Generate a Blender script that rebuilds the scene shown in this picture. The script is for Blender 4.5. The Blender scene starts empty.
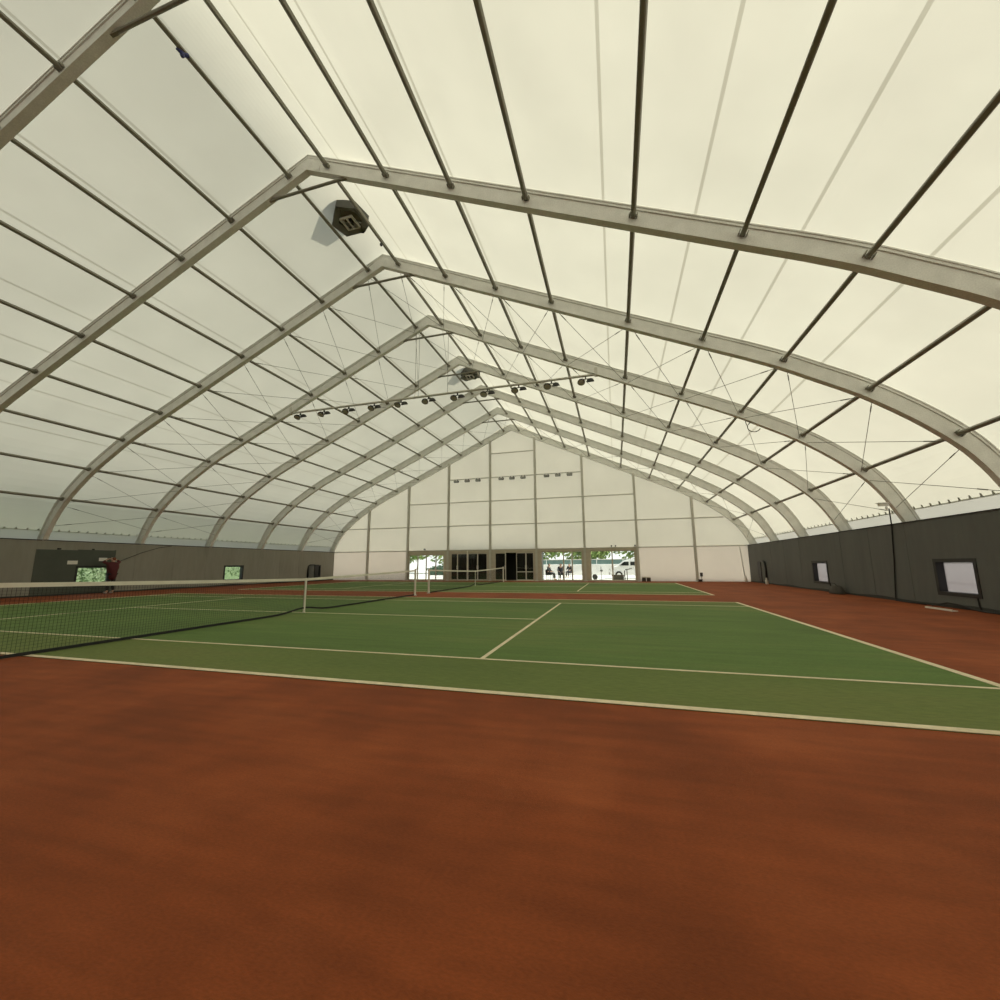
import bpy, bmesh, math, random
from mathutils import Vector, Matrix
random.seed(7)
SC = bpy.context.scene
COL = SC.collection
X0 = 0.28                       # the ridge line
YG = 31.78                      # last arch, in the far gable
ARCH_Y = [4.27 + 3.93 * k for k in range(8)]
WR, WL = 17.0, -16.38
ORD = ['first', 'second', 'third', 'fourth', 'fifth', 'sixth', 'seventh', 'eighth', 'ninth', 'tenth', 'eleventh', 'twelfth']

# ------------------------------------------------------------------ camera
F, YAW, PIT, ROLL = 407.81, .2726, .1579, -.0067
CAM = Vector((8.182, 0, 1.2398))
cy, sy = math.cos(YAW), math.sin(YAW)
fw = Vector((-sy * math.cos(PIT), cy * math.cos(PIT), math.sin(PIT)))
rt = Vector((cy, sy, 0)); up = rt.cross(fw)
r2 = rt * math.cos(ROLL) + up * math.sin(ROLL)
u2 = up * math.cos(ROLL) - rt * math.sin(ROLL)
cam_data = bpy.data.cameras.new('camera')
cam_data.sensor_width = 36; cam_data.lens = F / 1000 * 36; cam_data.clip_end = 500; cam_data.clip_start = .05
cam = bpy.data.objects.new('camera', cam_data); COL.objects.link(cam)
cam.matrix_world = Matrix(((r2.x, u2.x, -fw.x, CAM.x), (r2.y, u2.y, -fw.y, CAM.y), (r2.z, u2.z, -fw.z, CAM.z), (0, 0, 0, 1)))
SC.camera = cam


def pix(p):
    d = Vector(p) - CAM
    z = d.dot(fw)
    if z < .05: return None
    return 500 + F * d.dot(r2) / z, 500 - F * d.dot(u2) / z


def seen(a, b, m=25):           # does the segment a-b cross the photograph's frame
    a, b = Vector(a), Vector(b)
    for i in range(13):
        q = pix(a.lerp(b, i / 12))
        if q and -m < q[0] < 1000 + m and -m < q[1] < 1000 + m: return True
    return False


# ------------------------------------------------------------------ materials
def new_mat(name):
    m = bpy.data.materials.new(name); m.use_nodes = True
    nt = m.node_tree; nt.nodes.clear()
    out = nt.nodes.new('ShaderNodeOutputMaterial')
    return m, nt, out


def noise_color(nt, cols, scale, detail=6, rough=.6, stretch=(1, 1, 1), lo=.3, hi=.7):
    tc = nt.nodes.new('ShaderNodeTexCoord'); mp = nt.nodes.new('ShaderNodeMapping')
    mp.inputs['Scale'].default_value = stretch
    nz = nt.nodes.new('ShaderNodeTexNoise'); nz.inputs['Scale'].default_value = scale
    nz.inputs['Detail'].default_value = detail; nz.inputs['Roughness'].default_value = rough
    rp = nt.nodes.new('ShaderNodeValToRGB')
    e = rp.color_ramp.elements
    e[0].position = lo; e[0].color = (*cols[0], 1); e[1].position = hi; e[1].color = (*cols[-1], 1)
    for i, c in enumerate(cols[1:-1]):
        k = e.new(lo + (hi - lo) * (i + 1) / (len(cols) - 1)); k.color = (*c, 1)
    nt.links.new(tc.outputs['Object'], mp.inputs['Vector']); nt.links.new(mp.outputs['Vector'], nz.inputs['Vector'])
    nt.links.new(nz.outputs['Fac'], rp.inputs['Fac'])
    return rp.outputs['Color'], mp.outputs['Vector'], nz


def plain(name, cols, scale=4, rough=.6, metal=0, bump=0, bscale=60, stretch=(1, 1, 1), spec=.5, lo=.3, hi=.7, fine=None):
    if isinstance(cols[0], (int, float)): cols = [tuple(c * .93 for c in cols), tuple(min(1, c * 1.07) for c in cols)]
    m, nt, out = new_mat(name)
    b = nt.nodes.new('ShaderNodeBsdfPrincipled')
    col, vec, _ = noise_color(nt, cols, scale, stretch=stretch, lo=lo, hi=hi)
    for sc_, amp, st_ in ([] if not fine else fine if isinstance(fine, list) else [(fine[0], fine[1], (1, 1, 1))]):
        m2 = nt.nodes.new('ShaderNodeMapping'); m2.inputs['Scale'].default_value = st_
        n2 = nt.nodes.new('ShaderNodeTexNoise'); n2.inputs['Scale'].default_value = sc_; n2.inputs['Detail'].default_value = 4
        nt.links.new(vec, m2.inputs['Vector']); nt.links.new(m2.outputs['Vector'], n2.inputs['Vector'])
        r2_ = nt.nodes.new('ShaderNodeMapRange'); r2_.inputs['From Min'].default_value = .3; r2_.inputs['From Max'].default_value = .7
        r2_.inputs['To Min'].default_value = 1 - amp; r2_.inputs['To Max'].default_value = 1 + amp
        nt.links.new(n2.outputs['Fac'], r2_.inputs['Value'])
        mx = nt.nodes.new('ShaderNodeVectorMath'); mx.operation = 'SCALE'
        nt.links.new(col, mx.inputs[0]); nt.links.new(r2_.outputs['Result'], mx.inputs['Scale'])
        col = mx.outputs['Vector']
    nt.links.new(col, b.inputs['Base Color'])
    b.inputs['Roughness'].default_value = rough; b.inputs['Metallic'].default_value = metal
    b.inputs['Specular IOR Level'].default_value = spec
    if bump:
        n3 = nt.nodes.new('ShaderNodeTexNoise'); n3.inputs['Scale'].default_value = bscale; n3.inputs['Detail'].default_value = 3
        nt.links.new(vec, n3.inputs['Vector'])
        bp = nt.nodes.new('ShaderNodeBump'); bp.inputs['Strength'].default_value = bump; bp.inputs['Distance'].default_value = .01
        nt.links.new(n3.outputs['Fac'], bp.inputs['Height']); nt.links.new(bp.outputs['Normal'], b.inputs['Normal'])
    nt.links.new(b.outputs['BSDF'], out.inputs['Surface'])
    return m


def membrane(name, trans, diff, fac):
    """coated fabric: lets part of the daylight through"""
    m, nt, out = new_mat(name)
    t = nt.nodes.new('ShaderNodeBsdfTranslucent'); d = nt.nodes.new('ShaderNodeBsdfDiffuse'); mix = nt.nodes.new('ShaderNodeMixShader')
    col, _, _ = noise_color(nt, [tuple(c * .94 for c in trans), tuple(min(1, c * 1.05) for c in trans)], .5, detail=4)
    nt.links.new(col, t.inputs['Color']); d.inputs['Color'].default_value = (*diff, 1)
    mix.inputs['Fac'].default_value = fac
    nt.links.new(t.outputs[0], mix.inputs[1]); nt.links.new(d.outputs[0], mix.inputs[2]); nt.links.new(mix.outputs[0], out.inputs['Surface'])
    return m


def glass(name, tint=(.95, .98, .97), gloss=.08):
    m, nt, out = new_mat(name)
    t = nt.nodes.new('ShaderNodeBsdfTransparent'); g = nt.nodes.new('ShaderNodeBsdfGlossy'); mix = nt.nodes.new('ShaderNodeMixShader')
    t.inputs['Color'].default_value = (*tint, 1); g.inputs['Roughness'].default_value = .03
    mix.inputs['Fac'].default_value = gloss
    nt.links.new(t.outputs[0], mix.inputs[1]); nt.links.new(g.outputs[0], mix.inputs[2]); nt.links.new(mix.outputs[0], out.inputs['Surface'])
    return m


def film(name):
    m, nt, out = new_mat(name)
    t = nt.nodes.new('ShaderNodeBsdfTransparent'); g = nt.nodes.new('ShaderNodeBsdfTranslucent'); mix = nt.nodes.new('ShaderNodeMixShader')
    t.inputs['Color'].default_value = (.80, .79, .79, 1); g.inputs['Color'].default_value = (.25, .24, .24, 1); mix.inputs['Fac'].default_value = .6
    nt.links.new(t.outputs[0], mix.inputs[1]); nt.links.new(g.outputs[0], mix.inputs[2]); nt.links.new(mix.outputs[0], out.inputs['Surface'])
    return m


M = {}
M['roof'] = membrane('roof_fabric', (.455, .445, .355), (.80, .79, .70), .5)
M['seam'] = membrane('welded_seam', (.31, .30, .23), (.80, .79, .70), .5)
M['gable'] = membrane('gable_fabric', (.70, .66, .53), (.80, .77, .67), .5)
M['gable_low'] = membrane('gable_fabric_lower', (.68, .60, .49), (.76, .70, .59), .5)
M['skirt'] = membrane('skirt_fabric', (.335, .33, .285), (.70, .71, .66), .5)
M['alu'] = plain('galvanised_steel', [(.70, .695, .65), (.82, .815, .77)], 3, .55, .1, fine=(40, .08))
M['alu_backlit'] = plain('backlit_steel', [(.22, .21, .17), (.29, .275, .22)], 3, .5, .15)  # same metal as the arches, its backlit darkness painted into the colour
M['post'] = plain('gable_post_steel', [(.56, .54, .47), (.64, .62, .55)], 3, .5, .1)
M['cable'] = plain('brace_cable_steel', (.16, .15, .12), 6, .5, .4)
M['red'] = plain('red_court_surface', [(.185, .043, .010), (.228, .053, .0125), (.280, .070, .019)], .9, .85, 0, .3, 160, spec=.25, fine=[(90, .12, (.6, 1.2, 1)), (5, .13, (.25, 1.6, 1)), (1.6, .10, (1, .4, 1))])
M['green'] = plain('green_turf', [(.080, .132, .030), (.098, .165, .037), (.135, .178, .047)], .45, .85, 0, .3, 140, stretch=(.45, 1, 1), spec=.3, fine=[(60, .12, (1, 1, 1)), (4, .10, (.3, 1.5, 1))])
M['alley'] = plain('olive_green_turf', [(.092, .136, .031), (.125, .165, .040), (.150, .166, .046)], .4, .85, 0, .3, 140, stretch=(.3, 1, 1), spec=.3, fine=(30, .12))  # alley strips, slightly more olive than the playing turf
M['line'] = plain('court_line_paint', [(.62, .53, .36), (.78, .68, .48)], 3, .8, fine=(25, .08))
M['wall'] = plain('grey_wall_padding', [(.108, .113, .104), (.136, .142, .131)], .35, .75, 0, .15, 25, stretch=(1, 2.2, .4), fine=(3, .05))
M['wall_left'] = plain('grey_padding_lit', [(.25, .243, .20), (.295, .285, .24)], .35, .75, 0, .15, 25, stretch=(1, 2.2, .4), fine=(3, .05))  # same padding, light falling from the right painted in as brighter grey
M['hem'] = plain('dark_hem', (.030, .029, .025), 4, .7)
M['board'] = plain('dark_green_board', [(.060, .072, .055), (.080, .092, .072)], .8, .6)
M['film'] = film('hazy_window_film')
M['label'] = plain('white_label', (.75, .74, .68), 8, .6)
M['black'] = plain('black_frame', (.012, .012, .012), 8, .5)
M['rubber'] = plain('black_rubber', (.018, .017, .016), 8, .7)
M['netcord'] = plain('black_net_cord', (.016, .017, .015), 8, .8)
M['white'] = plain('white_net_tape', [(.70, .66, .56), (.82, .78, .68)], 3, .7)
M['whitepaint'] = plain('white_post_paint', (.78, .74, .64), 4, .45)
M['doorframe'] = plain('door_aluminium', [(.50, .45, .35), (.58, .52, .41)], 3, .5, .05)
M['doorlight'] = plain('pale_mullion', (.60, .57, .50), 4, .5)
M['glass'] = glass('clear_glass')
M['glass_dark'] = glass('shaded_glass', (.80, .82, .80), .10)
M['room'] = plain('dark_room_lining', (.05, .048, .042), 2, .8)
M['lampbody'] = plain('lamp_housing_black', (.03, .029, .026), 6, .5)
M['lampglass'] = plain('lamp_glass', (.42, .42, .38), 6, .25)
M['ventgrey'] = plain('vent_grey', (.17, .17, .145), 5, .6)
M['ventdark'] = plain('vent_dark_fabric', (.10, .10, .085), 5, .7)
M['concrete'] = plain('pale_concrete', [(.60, .58, .52), (.72, .70, .64)], .6, .8)
M['lawn'] = plain('lawn_green', [(.10, .20, .04), (.18, .30, .07)], 1.5, .9)
M['leaf'] = plain('tree_leaves', [(.12, .21, .06), (.25, .35, .10), (.45, .48, .20)], .9, .7)
M['leaf2'] = plain('hedge_leaves', [(.05, .10, .06), (.10, .16, .09)], 1.2, .7)
M['leaf3'] = plain('pale_hedge_leaves', [(.15, .21, .11), (.21, .27, .15)], 1.2, .7)
M['bark'] = plain('bark', (.12, .09, .06), 8, .9)
M['screen'] = plain('teal_fence_mesh', [(.10, .17, .15), (.15, .22, .19)], 2, .8)
M['stone'] = plain('white_garden_wall', (.75, .73, .68), 1.5, .8)
M['carpaint'] = plain('white_car_paint', (.82, .82, .80), 4, .3)
M['carglass'] = plain('car_window_dark', (.02, .025, .025), 4, .1)
M['tyre'] = plain('tyre_black', (.02, .02, .02), 8, .8)
M['skin'] = plain('skin', (.55, .34, .24), 10, .6)
M['hair'] = plain('auburn_hair', (.20, .055, .02), 20, .7)
M['hairdark'] = plain('dark_hair', (.02, .016, .012), 20, .7)
M['maroon'] = plain('maroon_cloth', (.085, .014, .016), 12, .85)
M['darkcloth'] = plain('dark_cloth', (.022, .022, .024), 12, .85)
M['navycloth'] = plain('charcoal_cloth', (.035, .037, .045), 12, .85)
M['shoe'] = plain('pale_shoe', (.45, .42, .38), 8, .6)
M['blue'] = plain('blue_plastic', (.05, .06, .20), 6, .5)
M['bag'] = plain('dark_bag', (.05, .04, .03), 8, .7)


# ------------------------------------------------------------------ mesh building
class MB:
    def __init__(self): self.v = []; self.f = []; self.mi = []

    def face(self, pts, mi=0):
        n = len(self.v); self.v += [Vector(p) for p in pts]; self.f.append(list(range(n, n + len(pts)))); self.mi.append(mi)

    def grid(self, rows, mi=0, closed=False, cap=False):
        """rows of equal point counts joined by quads"""
        n0 = len(self.v); m = len(rows[0])
        for r in rows: self.v += [Vector(p) for p in r]
        for i in range(len(rows) - 1):
            for j in range(m if closed else m - 1):
                a = n0 + i * m + j; b = n0 + i * m + (j + 1) % m
                self.f.append([a, b, b + m, a + m]); self.mi.append(mi)
        if cap:
            self.f.append([n0 + j for j in range(m)][::-1]); self.mi.append(mi)
            self.f.append([n0 + (len(rows) - 1) * m + j for j in range(m)]); self.mi.append(mi)

    def box(self, a, b, mi=0, M4=None):
        x0, y0, z0 = (min(a[i], b[i]) for i in range(3)); x1, y1, z1 = (max(a[i], b[i]) for i in range(3))
        p = [Vector(q) for q in ((x0, y0, z0), (x1, y0, z0), (x1, y1, z0), (x0, y1, z0), (x0, y0, z1), (x1, y0, z1), (x1, y1, z1), (x0, y1, z1))]
        if M4: p = [M4 @ q for q in p]
        n = len(self.v); self.v += p
        for q in ((0, 3, 2, 1), (4, 5, 6, 7), (0, 1, 5, 4), (1, 2, 6, 5), (2, 3, 7, 6), (3, 0, 4, 7)):
            self.f.append([n + i for i in q]); self.mi.append(mi)
        return self

    def tube(self, pts, r, n=8, mi=0, rs=None):
        pts = [Vector(p) for p in pts]; rows = []
        up_ = Vector((0, 0, 1))
        for i, p in enumerate(pts):
            t = (pts[min(i + 1, len(pts) - 1)] - pts[max(i - 1, 0)]).normalized()
            a = t.cross(up_ if abs(t.z) < .95 else Vector((1, 0, 0))).normalized(); b = t.cross(a)
            rr = rs[i] if rs else r
            rows.append([p + (a * math.cos(2 * math.pi * (k + .5) / n) + b * math.sin(2 * math.pi * (k + .5) / n)) * rr for k in range(n)])
        self.grid(rows, mi, True, True); return self

    def lathe(self, prof, c, n=16, mi=0, axis=None):
        """prof: (radius, height) pairs about a vertical axis at c, or about a tilted axis"""
        q = Vector((0, 0, 1)).rotation_difference(Vector(axis)) if axis else None
        rows = []
        for r, h in prof:
            row = []
            for k in range(n):
                p = Vector((r * math.cos(2 * math.pi * k / n), r * math.sin(2 * math.pi * k / n), h))
                if q: p = q @ p
                row.append(Vector(c) + p)
            rows.append(row)
        self.grid(rows, mi, True, True); return self

    def build(self, name, mat, parent=None, origin=None, smooth=False):
        if parent is not None: off = Vector(parent['_o'])
        elif origin is not None: off = Vector(origin)
        else:
            xs = [v.x for v in self.v]; ys = [v.y for v in self.v]; zs = [v.z for v in self.v]
            off = Vector(((min(xs) + max(xs)) / 2, (min(ys) + max(ys)) / 2, min(zs)))
        me = bpy.data.meshes.new(name)
        me.from_pydata([tuple(v - off) for v in self.v], [], self.f)
        for m in (mat if isinstance(mat, (list, tuple)) else [mat]): me.materials.append(m)
        for p, i in zip(me.polygons, self.mi): p.material_index = i; p.use_smooth = smooth
        me.update()
        bm = bmesh.new(); bm.from_mesh(me); bmesh.ops.recalc_face_normals(bm, faces=bm.faces); bm.to_mesh(me); bm.free()
        o = bpy.data.objects.new(name, me); COL.objects.link(o)
        o['_o'] = tuple(off)
        if parent is not None: o.parent = parent; o['_o'] = tuple(parent['_o'])
        else: o.location = off
        return o


def empty(name, loc):
    o = bpy.data.objects.new(name, None); COL.objects.link(o); o.location = loc; o['_o'] = tuple(loc); o.empty_display_size = .2
    return o


def tag(o, label, cat, group=None):
    o['label'] = label; o['category'] = cat
    if group: o['group'] = group
    return o


def thing(name, loc, label, cat, group=None): return tag(empty(name, loc), label, cat, group)


def struct(o): o['kind'] = 'structure'; return o


def copy_tree(o, loc=None, parent=None):
    c = o.copy(); COL.objects.link(c)
    if parent is not None: c.parent = parent
    if loc is not None: c.location = loc; c['_o'] = tuple(loc)
    for ch in list(o.children): copy_tree(ch, None, c)
    return c


# ------------------------------------------------------------------ arch profile (half width h, height z)
RISE = .467
PROF = [(0, 12.85)] + [(h, 12.85 - RISE * h) for h in (1.65, 3.3, 4.95, 6.6, 8.25, 9.9, 10.9, 11.8)]
_c = [(10.9, 7.76), (11.8, 7.335), (12.6, 6.93), (13.35, 6.49), (14.35, 5.88), (15.35, 5.12), (16.15, 4.36), (16.62, 3.70), (16.97, 3.0), (17.2, 2.42), (17.38, 1.6), (17.46, .8), (17.5, 0)]
for i in range(1, len(_c) - 1):
    p0, p1, p2, p3 = _c[i - 1], _c[i], _c[i + 1], _c[min(i + 2, len(_c) - 1)]
    for k in (1, 2, 3):
        t = k / 3
        PROF.append(tuple(.5 * (2 * p1[a] + (p2[a] - p0[a]) * t + (2 * p0[a] - 5 * p1[a] + 4 * p2[a] - p3[a]) * t * t + (3 * p1[a] - p0[a] - 3 * p2[a] + p3[a]) * t ** 3) for a in (0, 1)))


def prof_at(h):
    for (a, za), (b, zb) in zip(PROF, PROF[1:]):
        if a <= h <= b and b > a: return za + (zb - za) * (h - a) / (b - a)
    return 0


def XX(side, h):                # the eaves sit a touch to the right of the ridge line
    t = min(1, max(0, (h - 10) / 7)); return X0 + side * h + .12 * t * t * (3 - 2 * t)


def nrm_at(i):                  # inward normal of the right half at profile point i
    a = PROF[max(i - 1, 0)]; b = PROF[min(i + 1, len(PROF) - 1)]
    t = Vector((b[0] - a[0], b[1] - a[1])).normalized()
    return Vector((t.y, -t.x))  # inward (towards the axis and down)


def inner_pt(h, d):             # point d inside the outer skin
    z = prof_at(h); z1 = prof_at(h - .05) if h > .05 else z + .05 * RISE; z2 = prof_at(h + .05)
    t = Vector((.1, z2 - z1)).normalized()
    return Vector((h + t.y * d, z - t.x * d))


# ------------------------------------------------------------------ arches
DEPTH = .46
def beam(side):
    mb = MB(); fwid, web, ft = .09, .05, .028
    sec = [(0, -fwid), (0, fwid), (ft, fwid), (ft, .075), (.085, .075), (.085, web), (DEPTH - ft, web), (DEPTH - ft, fwid), (DEPTH, fwid), (DEPTH, -fwid),
           (DEPTH - ft, -fwid), (DEPTH - ft, -web), (.085, -web), (.085, -.075), (ft, -.075), (ft, -fwid)]
    rows = []
    for i, (h, z) in enumerate(PROF):
        n = Vector((0, -1 / math.cos(math.atan(RISE)))) if i == 0 else nrm_at(i)
        k = 1 if z > 4.4 else max(.84, 1 - (4.4 - z) * .08)
        rows.append([(XX(side, h + n.x * d * k), y, z + n.y * d * k) for d, y in sec])
    mb.grid(rows, 0, True, True)
    return mb


arch0 = empty('roof_arch', (X0, 0, 0))
beam(-1).build('arch_beam', M['alu'], arch0)
beam(1).build('arch_beam', M['alu'], arch0)
mb = MB()                       # ridge gusset either side of the web
for s in (-1, 1):
    y0, y1 = (.05, .064) if s > 0 else (-.064, -.05)
    for (a, b) in (((-.42, 12.615), (0, 12.81)), ((.42, 12.615), (0, 12.81))):
        mb.grid([[(X0 + a[0], y, a[1]), (X0 + b[0], y, b[1]), (X0 + b[0], y, b[1] - .44), (X0 + a[0], y, a[1] - .38)] for y in (y0, y1)], 0, True, True)
mb.build('ridge_plate', M['alu'], arch0)
mb = MB()
zt = 11.78
mb.tube([(X0 - 1.32, 0, zt), (X0 + 1.32, 0, zt)], .042, 10)
for s in (-1, 1): mb.box((X0 + s * 1.12, -.03, zt - .045), (X0 + s * 1.4, .03, zt + .05))
mb.build('collar_tie', M['alu_backlit'], arch0)
arches = []
for k, y in enumerate(ARCH_Y):
    a = arch0 if k == 0 else copy_tree(arch0)
    a.location = (X0, y, 0); arches.append(a)
    if k == 0: lab = 'nearest roof arch, steel beam cut by the top left corner of the photo'
    elif k == len(ARCH_Y) - 1: lab = 'farthest roof arch, steel beam framing the far gable wall'
    else: lab = 'steel roof arch, %s from the camera, rising to the ridge' % ORD[k]
    tag(a, lab, 'roof arch', 'steel arches carrying the roof')
for ch in list(arches[-1].children):        # the gable arch has no collar tie
    if ch.name.startswith('collar'): bpy.data.objects.remove(ch)

# ------------------------------------------------------------------ purlins and brace cables
PHS = {1: [.68, 2.57, 4.42, 6.30, 8.62, 10.62, 12.56, 14.37, 16.0], -1: [.60, 2.58, 4.40, 6.28, 8.40, 10.43, 12.46, 14.33, 15.78]}
def purlin_pt(h, side, y, d=.24):
    q = h
    for _ in range(6): q += (X0 + side * h - XX(side, inner_pt(q, d).x)) * side
    return Vector((X0 + side * h, y, inner_pt(q, d).y))
BAYS = [.34] + ARCH_Y
for b in range(len(BAYS) - 1):
    y0, y1 = BAYS[b] + .055, BAYS[b + 1] - .055
    for side in (-1, 1):
        for i, h in enumerate(PHS[side]):
            a, c = purlin_pt(h, side, y0), purlin_pt(h, side, y1)
            if not seen(a, c): continue
            mb = MB()
            e1, e2 = purlin_pt(h - .03, side, y0), purlin_pt(h + .03, side, y0)
            t = (e2 - e1).normalized(); n = t.cross(Vector((0, 1, 0)))
            q = .046; cc = .014
            sec = [(q, q - cc), (q - cc, q), (-q + cc, q), (-q, q - cc), (-q, -q + cc), (-q + cc, -q), (q - cc, -q), (q, -q + cc)]
            mb.grid([[p + t * u + n * w for u, w in sec] for p in (a, c)], 0, True, True)
            for p, s in ((a, 1), (c, -1)):
                for o_ in (-.085, .065):
                    mb.grid([[p + t * (o_ + du) + n * w + Vector((0, s * dy, 0)) for du, w in ((0, -.04), (.02, -.04), (.02, .04), (0, .04))] for dy in (0, .09)], 0, True, True)
            o = mb.build('roof_purlin', M['alu_backlit'])
            where = 'before the nearest arch' if b == 0 else 'between %s and %s arches' % (ORD[b - 1], ORD[b])
            tag(o, '%s slope purlin tube, %s from the ridge, %s' % ('left' if side < 0 else 'right', ORD[i], where), 'purlin', 'purlins under the roof fabric')

for bi, b in enumerate((3, 4, 7)):
    y0, y1 = BAYS[b] + .06, BAYS[b + 1] - .06
    bay = ['between third and fourth arches', 'between fourth and fifth arches', 'in the farthest bay'][bi]
    for side in (-1, 1):
        CELLS = PHS[side] + [16.80 if side > 0 else 16.45]
        for i in range(len(CELLS)):
            h0 = -CELLS[0] if i == 0 else CELLS[i - 1]
            if i == 0 and side < 0: continue
            h1 = CELLS[i]
            for kk in (0, 1):
                def pt(h, y):
                    s = side if h >= 0 else -side
                    return purlin_pt(abs(h), s, y, .36 + .05 * kk)
                g = .1 if h0 > 0 else 0
                a, c = (pt(h0 + g, y0), pt(h1 - g, y1)) if kk == 0 else (pt(h1 - g, y0), pt(h0 + g, y1))
                if not seen(a, c): continue
                mb = MB(); mb.tube([a, c], .008, 6)
                d = (c - a).normalized()
                mb.tube([a + d * .35, a + d * .6], .015, 6)
                o = mb.build('brace_cable', M['cable'])
                way = ('dropping away', 'climbing away')[kk]
                if i == 0: lab = 'brace cable crossing under the ridge, %s, %s' % (('running left to right away', 'running right to left away')[kk], bay)
                else: lab = '%s slope brace cable, %s cell from ridge, %s, %s' % ('left' if side < 0 else 'right', ORD[i - 1], way, bay)
                tag(o, lab, 'brace cable', 'cross brace cables of the roof')

# ------------------------------------------------------------------ roof fabric
YA, YB = -8.0, YG + .14
hs = [0, .1, .2, .3, .4, .5, .6, .7, .78, 1.1, 1.4, 1.8, 2.2, 3.0, 3.4]
HSK = 17.02                     # the roof fabric ends here, the laced skirts close the eave
mb = MB()
def skin(h):                    # fabric runs just over the arches, rounded along the ridge
    if h < .8: return Vector((h, 12.885 - .29 * h * h))
    if h < 3.4: return Vector((h, prof_at(h) + .015 + .195 * ((3.4 - h) / 2.6) ** 2))
    p = inner_pt(h, -.015); return Vector((p.x, p.y))
seams = [.85 + 1.785 * k for k in range(8)]
marks = sorted(set(hs + [round(s, 3) for s in seams if s < 17] + [round(s + .055, 3) for s in seams] + [h for h, z in PROF if h > .95 and h < HSK] + [HSK]))
ys = [YA, -3.6, .34] + ARCH_Y + [YB]
for side in (-1, 1):
    pr = [skin(h) for h in marks]
    for j in range(len(marks) - 1):
        mi = 1 if any(s < (marks[j] + marks[j + 1]) / 2 < s + .055 for s in seams) else 0
        mb.grid([[(XX(side, pr[j].x), y, pr[j].y) for y in ys], [(XX(side, pr[j + 1].x), y, pr[j + 1].y) for y in ys]], mi)
bmx = mb
roof = struct(mb.build('ceiling', [M['roof'], M['seam']], origin=(0, 0, 0), smooth=True))

# ------------------------------------------------------------------ eave skirts with lacing loops
def skirt_pt(side, h, y): return Vector((XX(side, h), y, prof_at(h)))
n_s = 0
SB = [YA, -3.6] + BAYS
for b in range(len(SB) - 1):
    y0, y1 = SB[b], SB[b + 1]; b -= 2
    for side in (-1, 1):
        ha, hb = 17.23, 17.015
        sd = 'left' if side < 0 else 'right'
        pa = [skirt_pt(side, ha, y) for y in (y0, y1)]
        root = thing('eave_skirt', ((pa[0].x), (y0 + y1) / 2, 2.47), ('pale fabric skirt above the %s wall between %s and %s arches' % (sd, ORD[b - 1], ORD[b])) if b > 0 else 'pale fabric skirt above the %s wall, %s bay before the nearest arch' % (sd, ['third', 'second', 'first'][b + 2]), 'fabric skirt', 'laced fabric skirts along the eaves')
        mb = MB(); N = 14; rows = []
        top = []
        for q in range(N + 1):
            y = y0 + (y1 - y0) * q / N
            w = .012 * math.sin(q * 1.7 + b)
            col = []
            for t in (0, .33, .66, 1):
                h = ha + (hb - ha) * t
                p = skirt_pt(side, h - .01 * t, y); p.z += w * .3 * t
                col.append(p)
            rows.append(col); top.append(col[-1])
        mb.grid(rows)
        mb.build('skirt_panel', M['skirt'], root, smooth=True)
        nl = 11 if seen(skirt_pt(side, ha, y0), skirt_pt(side, hb, y1)) else 0
        for q in range(nl):
            y = y0 + (y1 - y0) * (q + .5) / nl
            f = (q + .5) / nl * N; i0 = int(f); p = top[i0].lerp(top[i0 + 1], f - i0)
            lb = MB()
            d = Vector((side * -.35, 0, .94)) * .075
            s_ = Vector((-side * .012, 0, 0))
            lb.grid([[p + s_ + Vector((0, -.035, -.03)), p + s_ + Vector((0, .035, -.03)), p + s_ + d + Vector((0, .016, 0)), p + s_ + d + Vector((0, -.016, 0))],
                     [p + s_ * 2.6 + Vector((0, -.035, -.03)), p + s_ * 2.6 + Vector((0, .035, -.03)), p + s_ * 2.6 + d + Vector((0, .016, 0)), p + s_ * 2.6 + d + Vector((0, -.016, 0))]], 0, True, True)
            lb.build('lacing_loop', M['skirt'], root)

# ------------------------------------------------------------------ floor and courts
mb = MB(); mb.box((WL - .9, YA, -.12), (WR + .9, YB + .1, 0))
struct(mb.build('floor', M['red'], origin=(0, 0, 0)))
ND, CW, GAP = 4.018, 10.97, 3.148
for ci in range(2):
    y0 = ND + ci * (CW + GAP); y1 = y0 + CW
    root = thing('tennis_court', (0, (y0 + y1) / 2, 0), ['green tennis court nearer the camera with pale painted lines', 'green tennis court next to the far gable wall'][ci], 'tennis court', 'green tennis courts')
    root['kind'] = 'structure'
    zt, zl = .006, .010
    B = 11.885
    mb = MB(); mb.box((-B, y0 + 1.37, 0), (B, y1 - 1.37, zt)); mb.build('playing_turf', M['green'], root)
    for a, b in ((y0, y0 + 1.37), (y1 - 1.37, y1)):
        mb = MB(); mb.box((-B, a, 0), (B, b, zt)); mb.build('alley_turf', M['alley'], root)
    def line(n, xa, xb, ya, yb):
        m_ = MB(); m_.box((xa, ya, zt - .001), (xb, yb, zl)); m_.build(n, M['line'], root)
    line('doubles_sideline', -B, B, y0, y0 + .085); line('doubles_sideline', -B, B, y1 - .05, y1)
    line('singles_sideline', -B + .09, B - .09, y0 + 1.37, y0 + 1.42); line('singles_sideline', -B + .09, B - .09, y1 - 1.42, y1 - 1.37)
    for s in (-1, 1):
        line('baseline', s * B - (.09 if s > 0 else 0), s * B + (.09 if s < 0 else 0), y0 + .085, y1 - .05)
        line('service_line', s * 6.40 - .03, s * 6.40 + .03, y0 + 1.42, y1 - 1.42)
    line('center_line', -6.37, 6.37, (y0 + y1) / 2 - .025, (y0 + y1) / 2 + .025)

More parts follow.
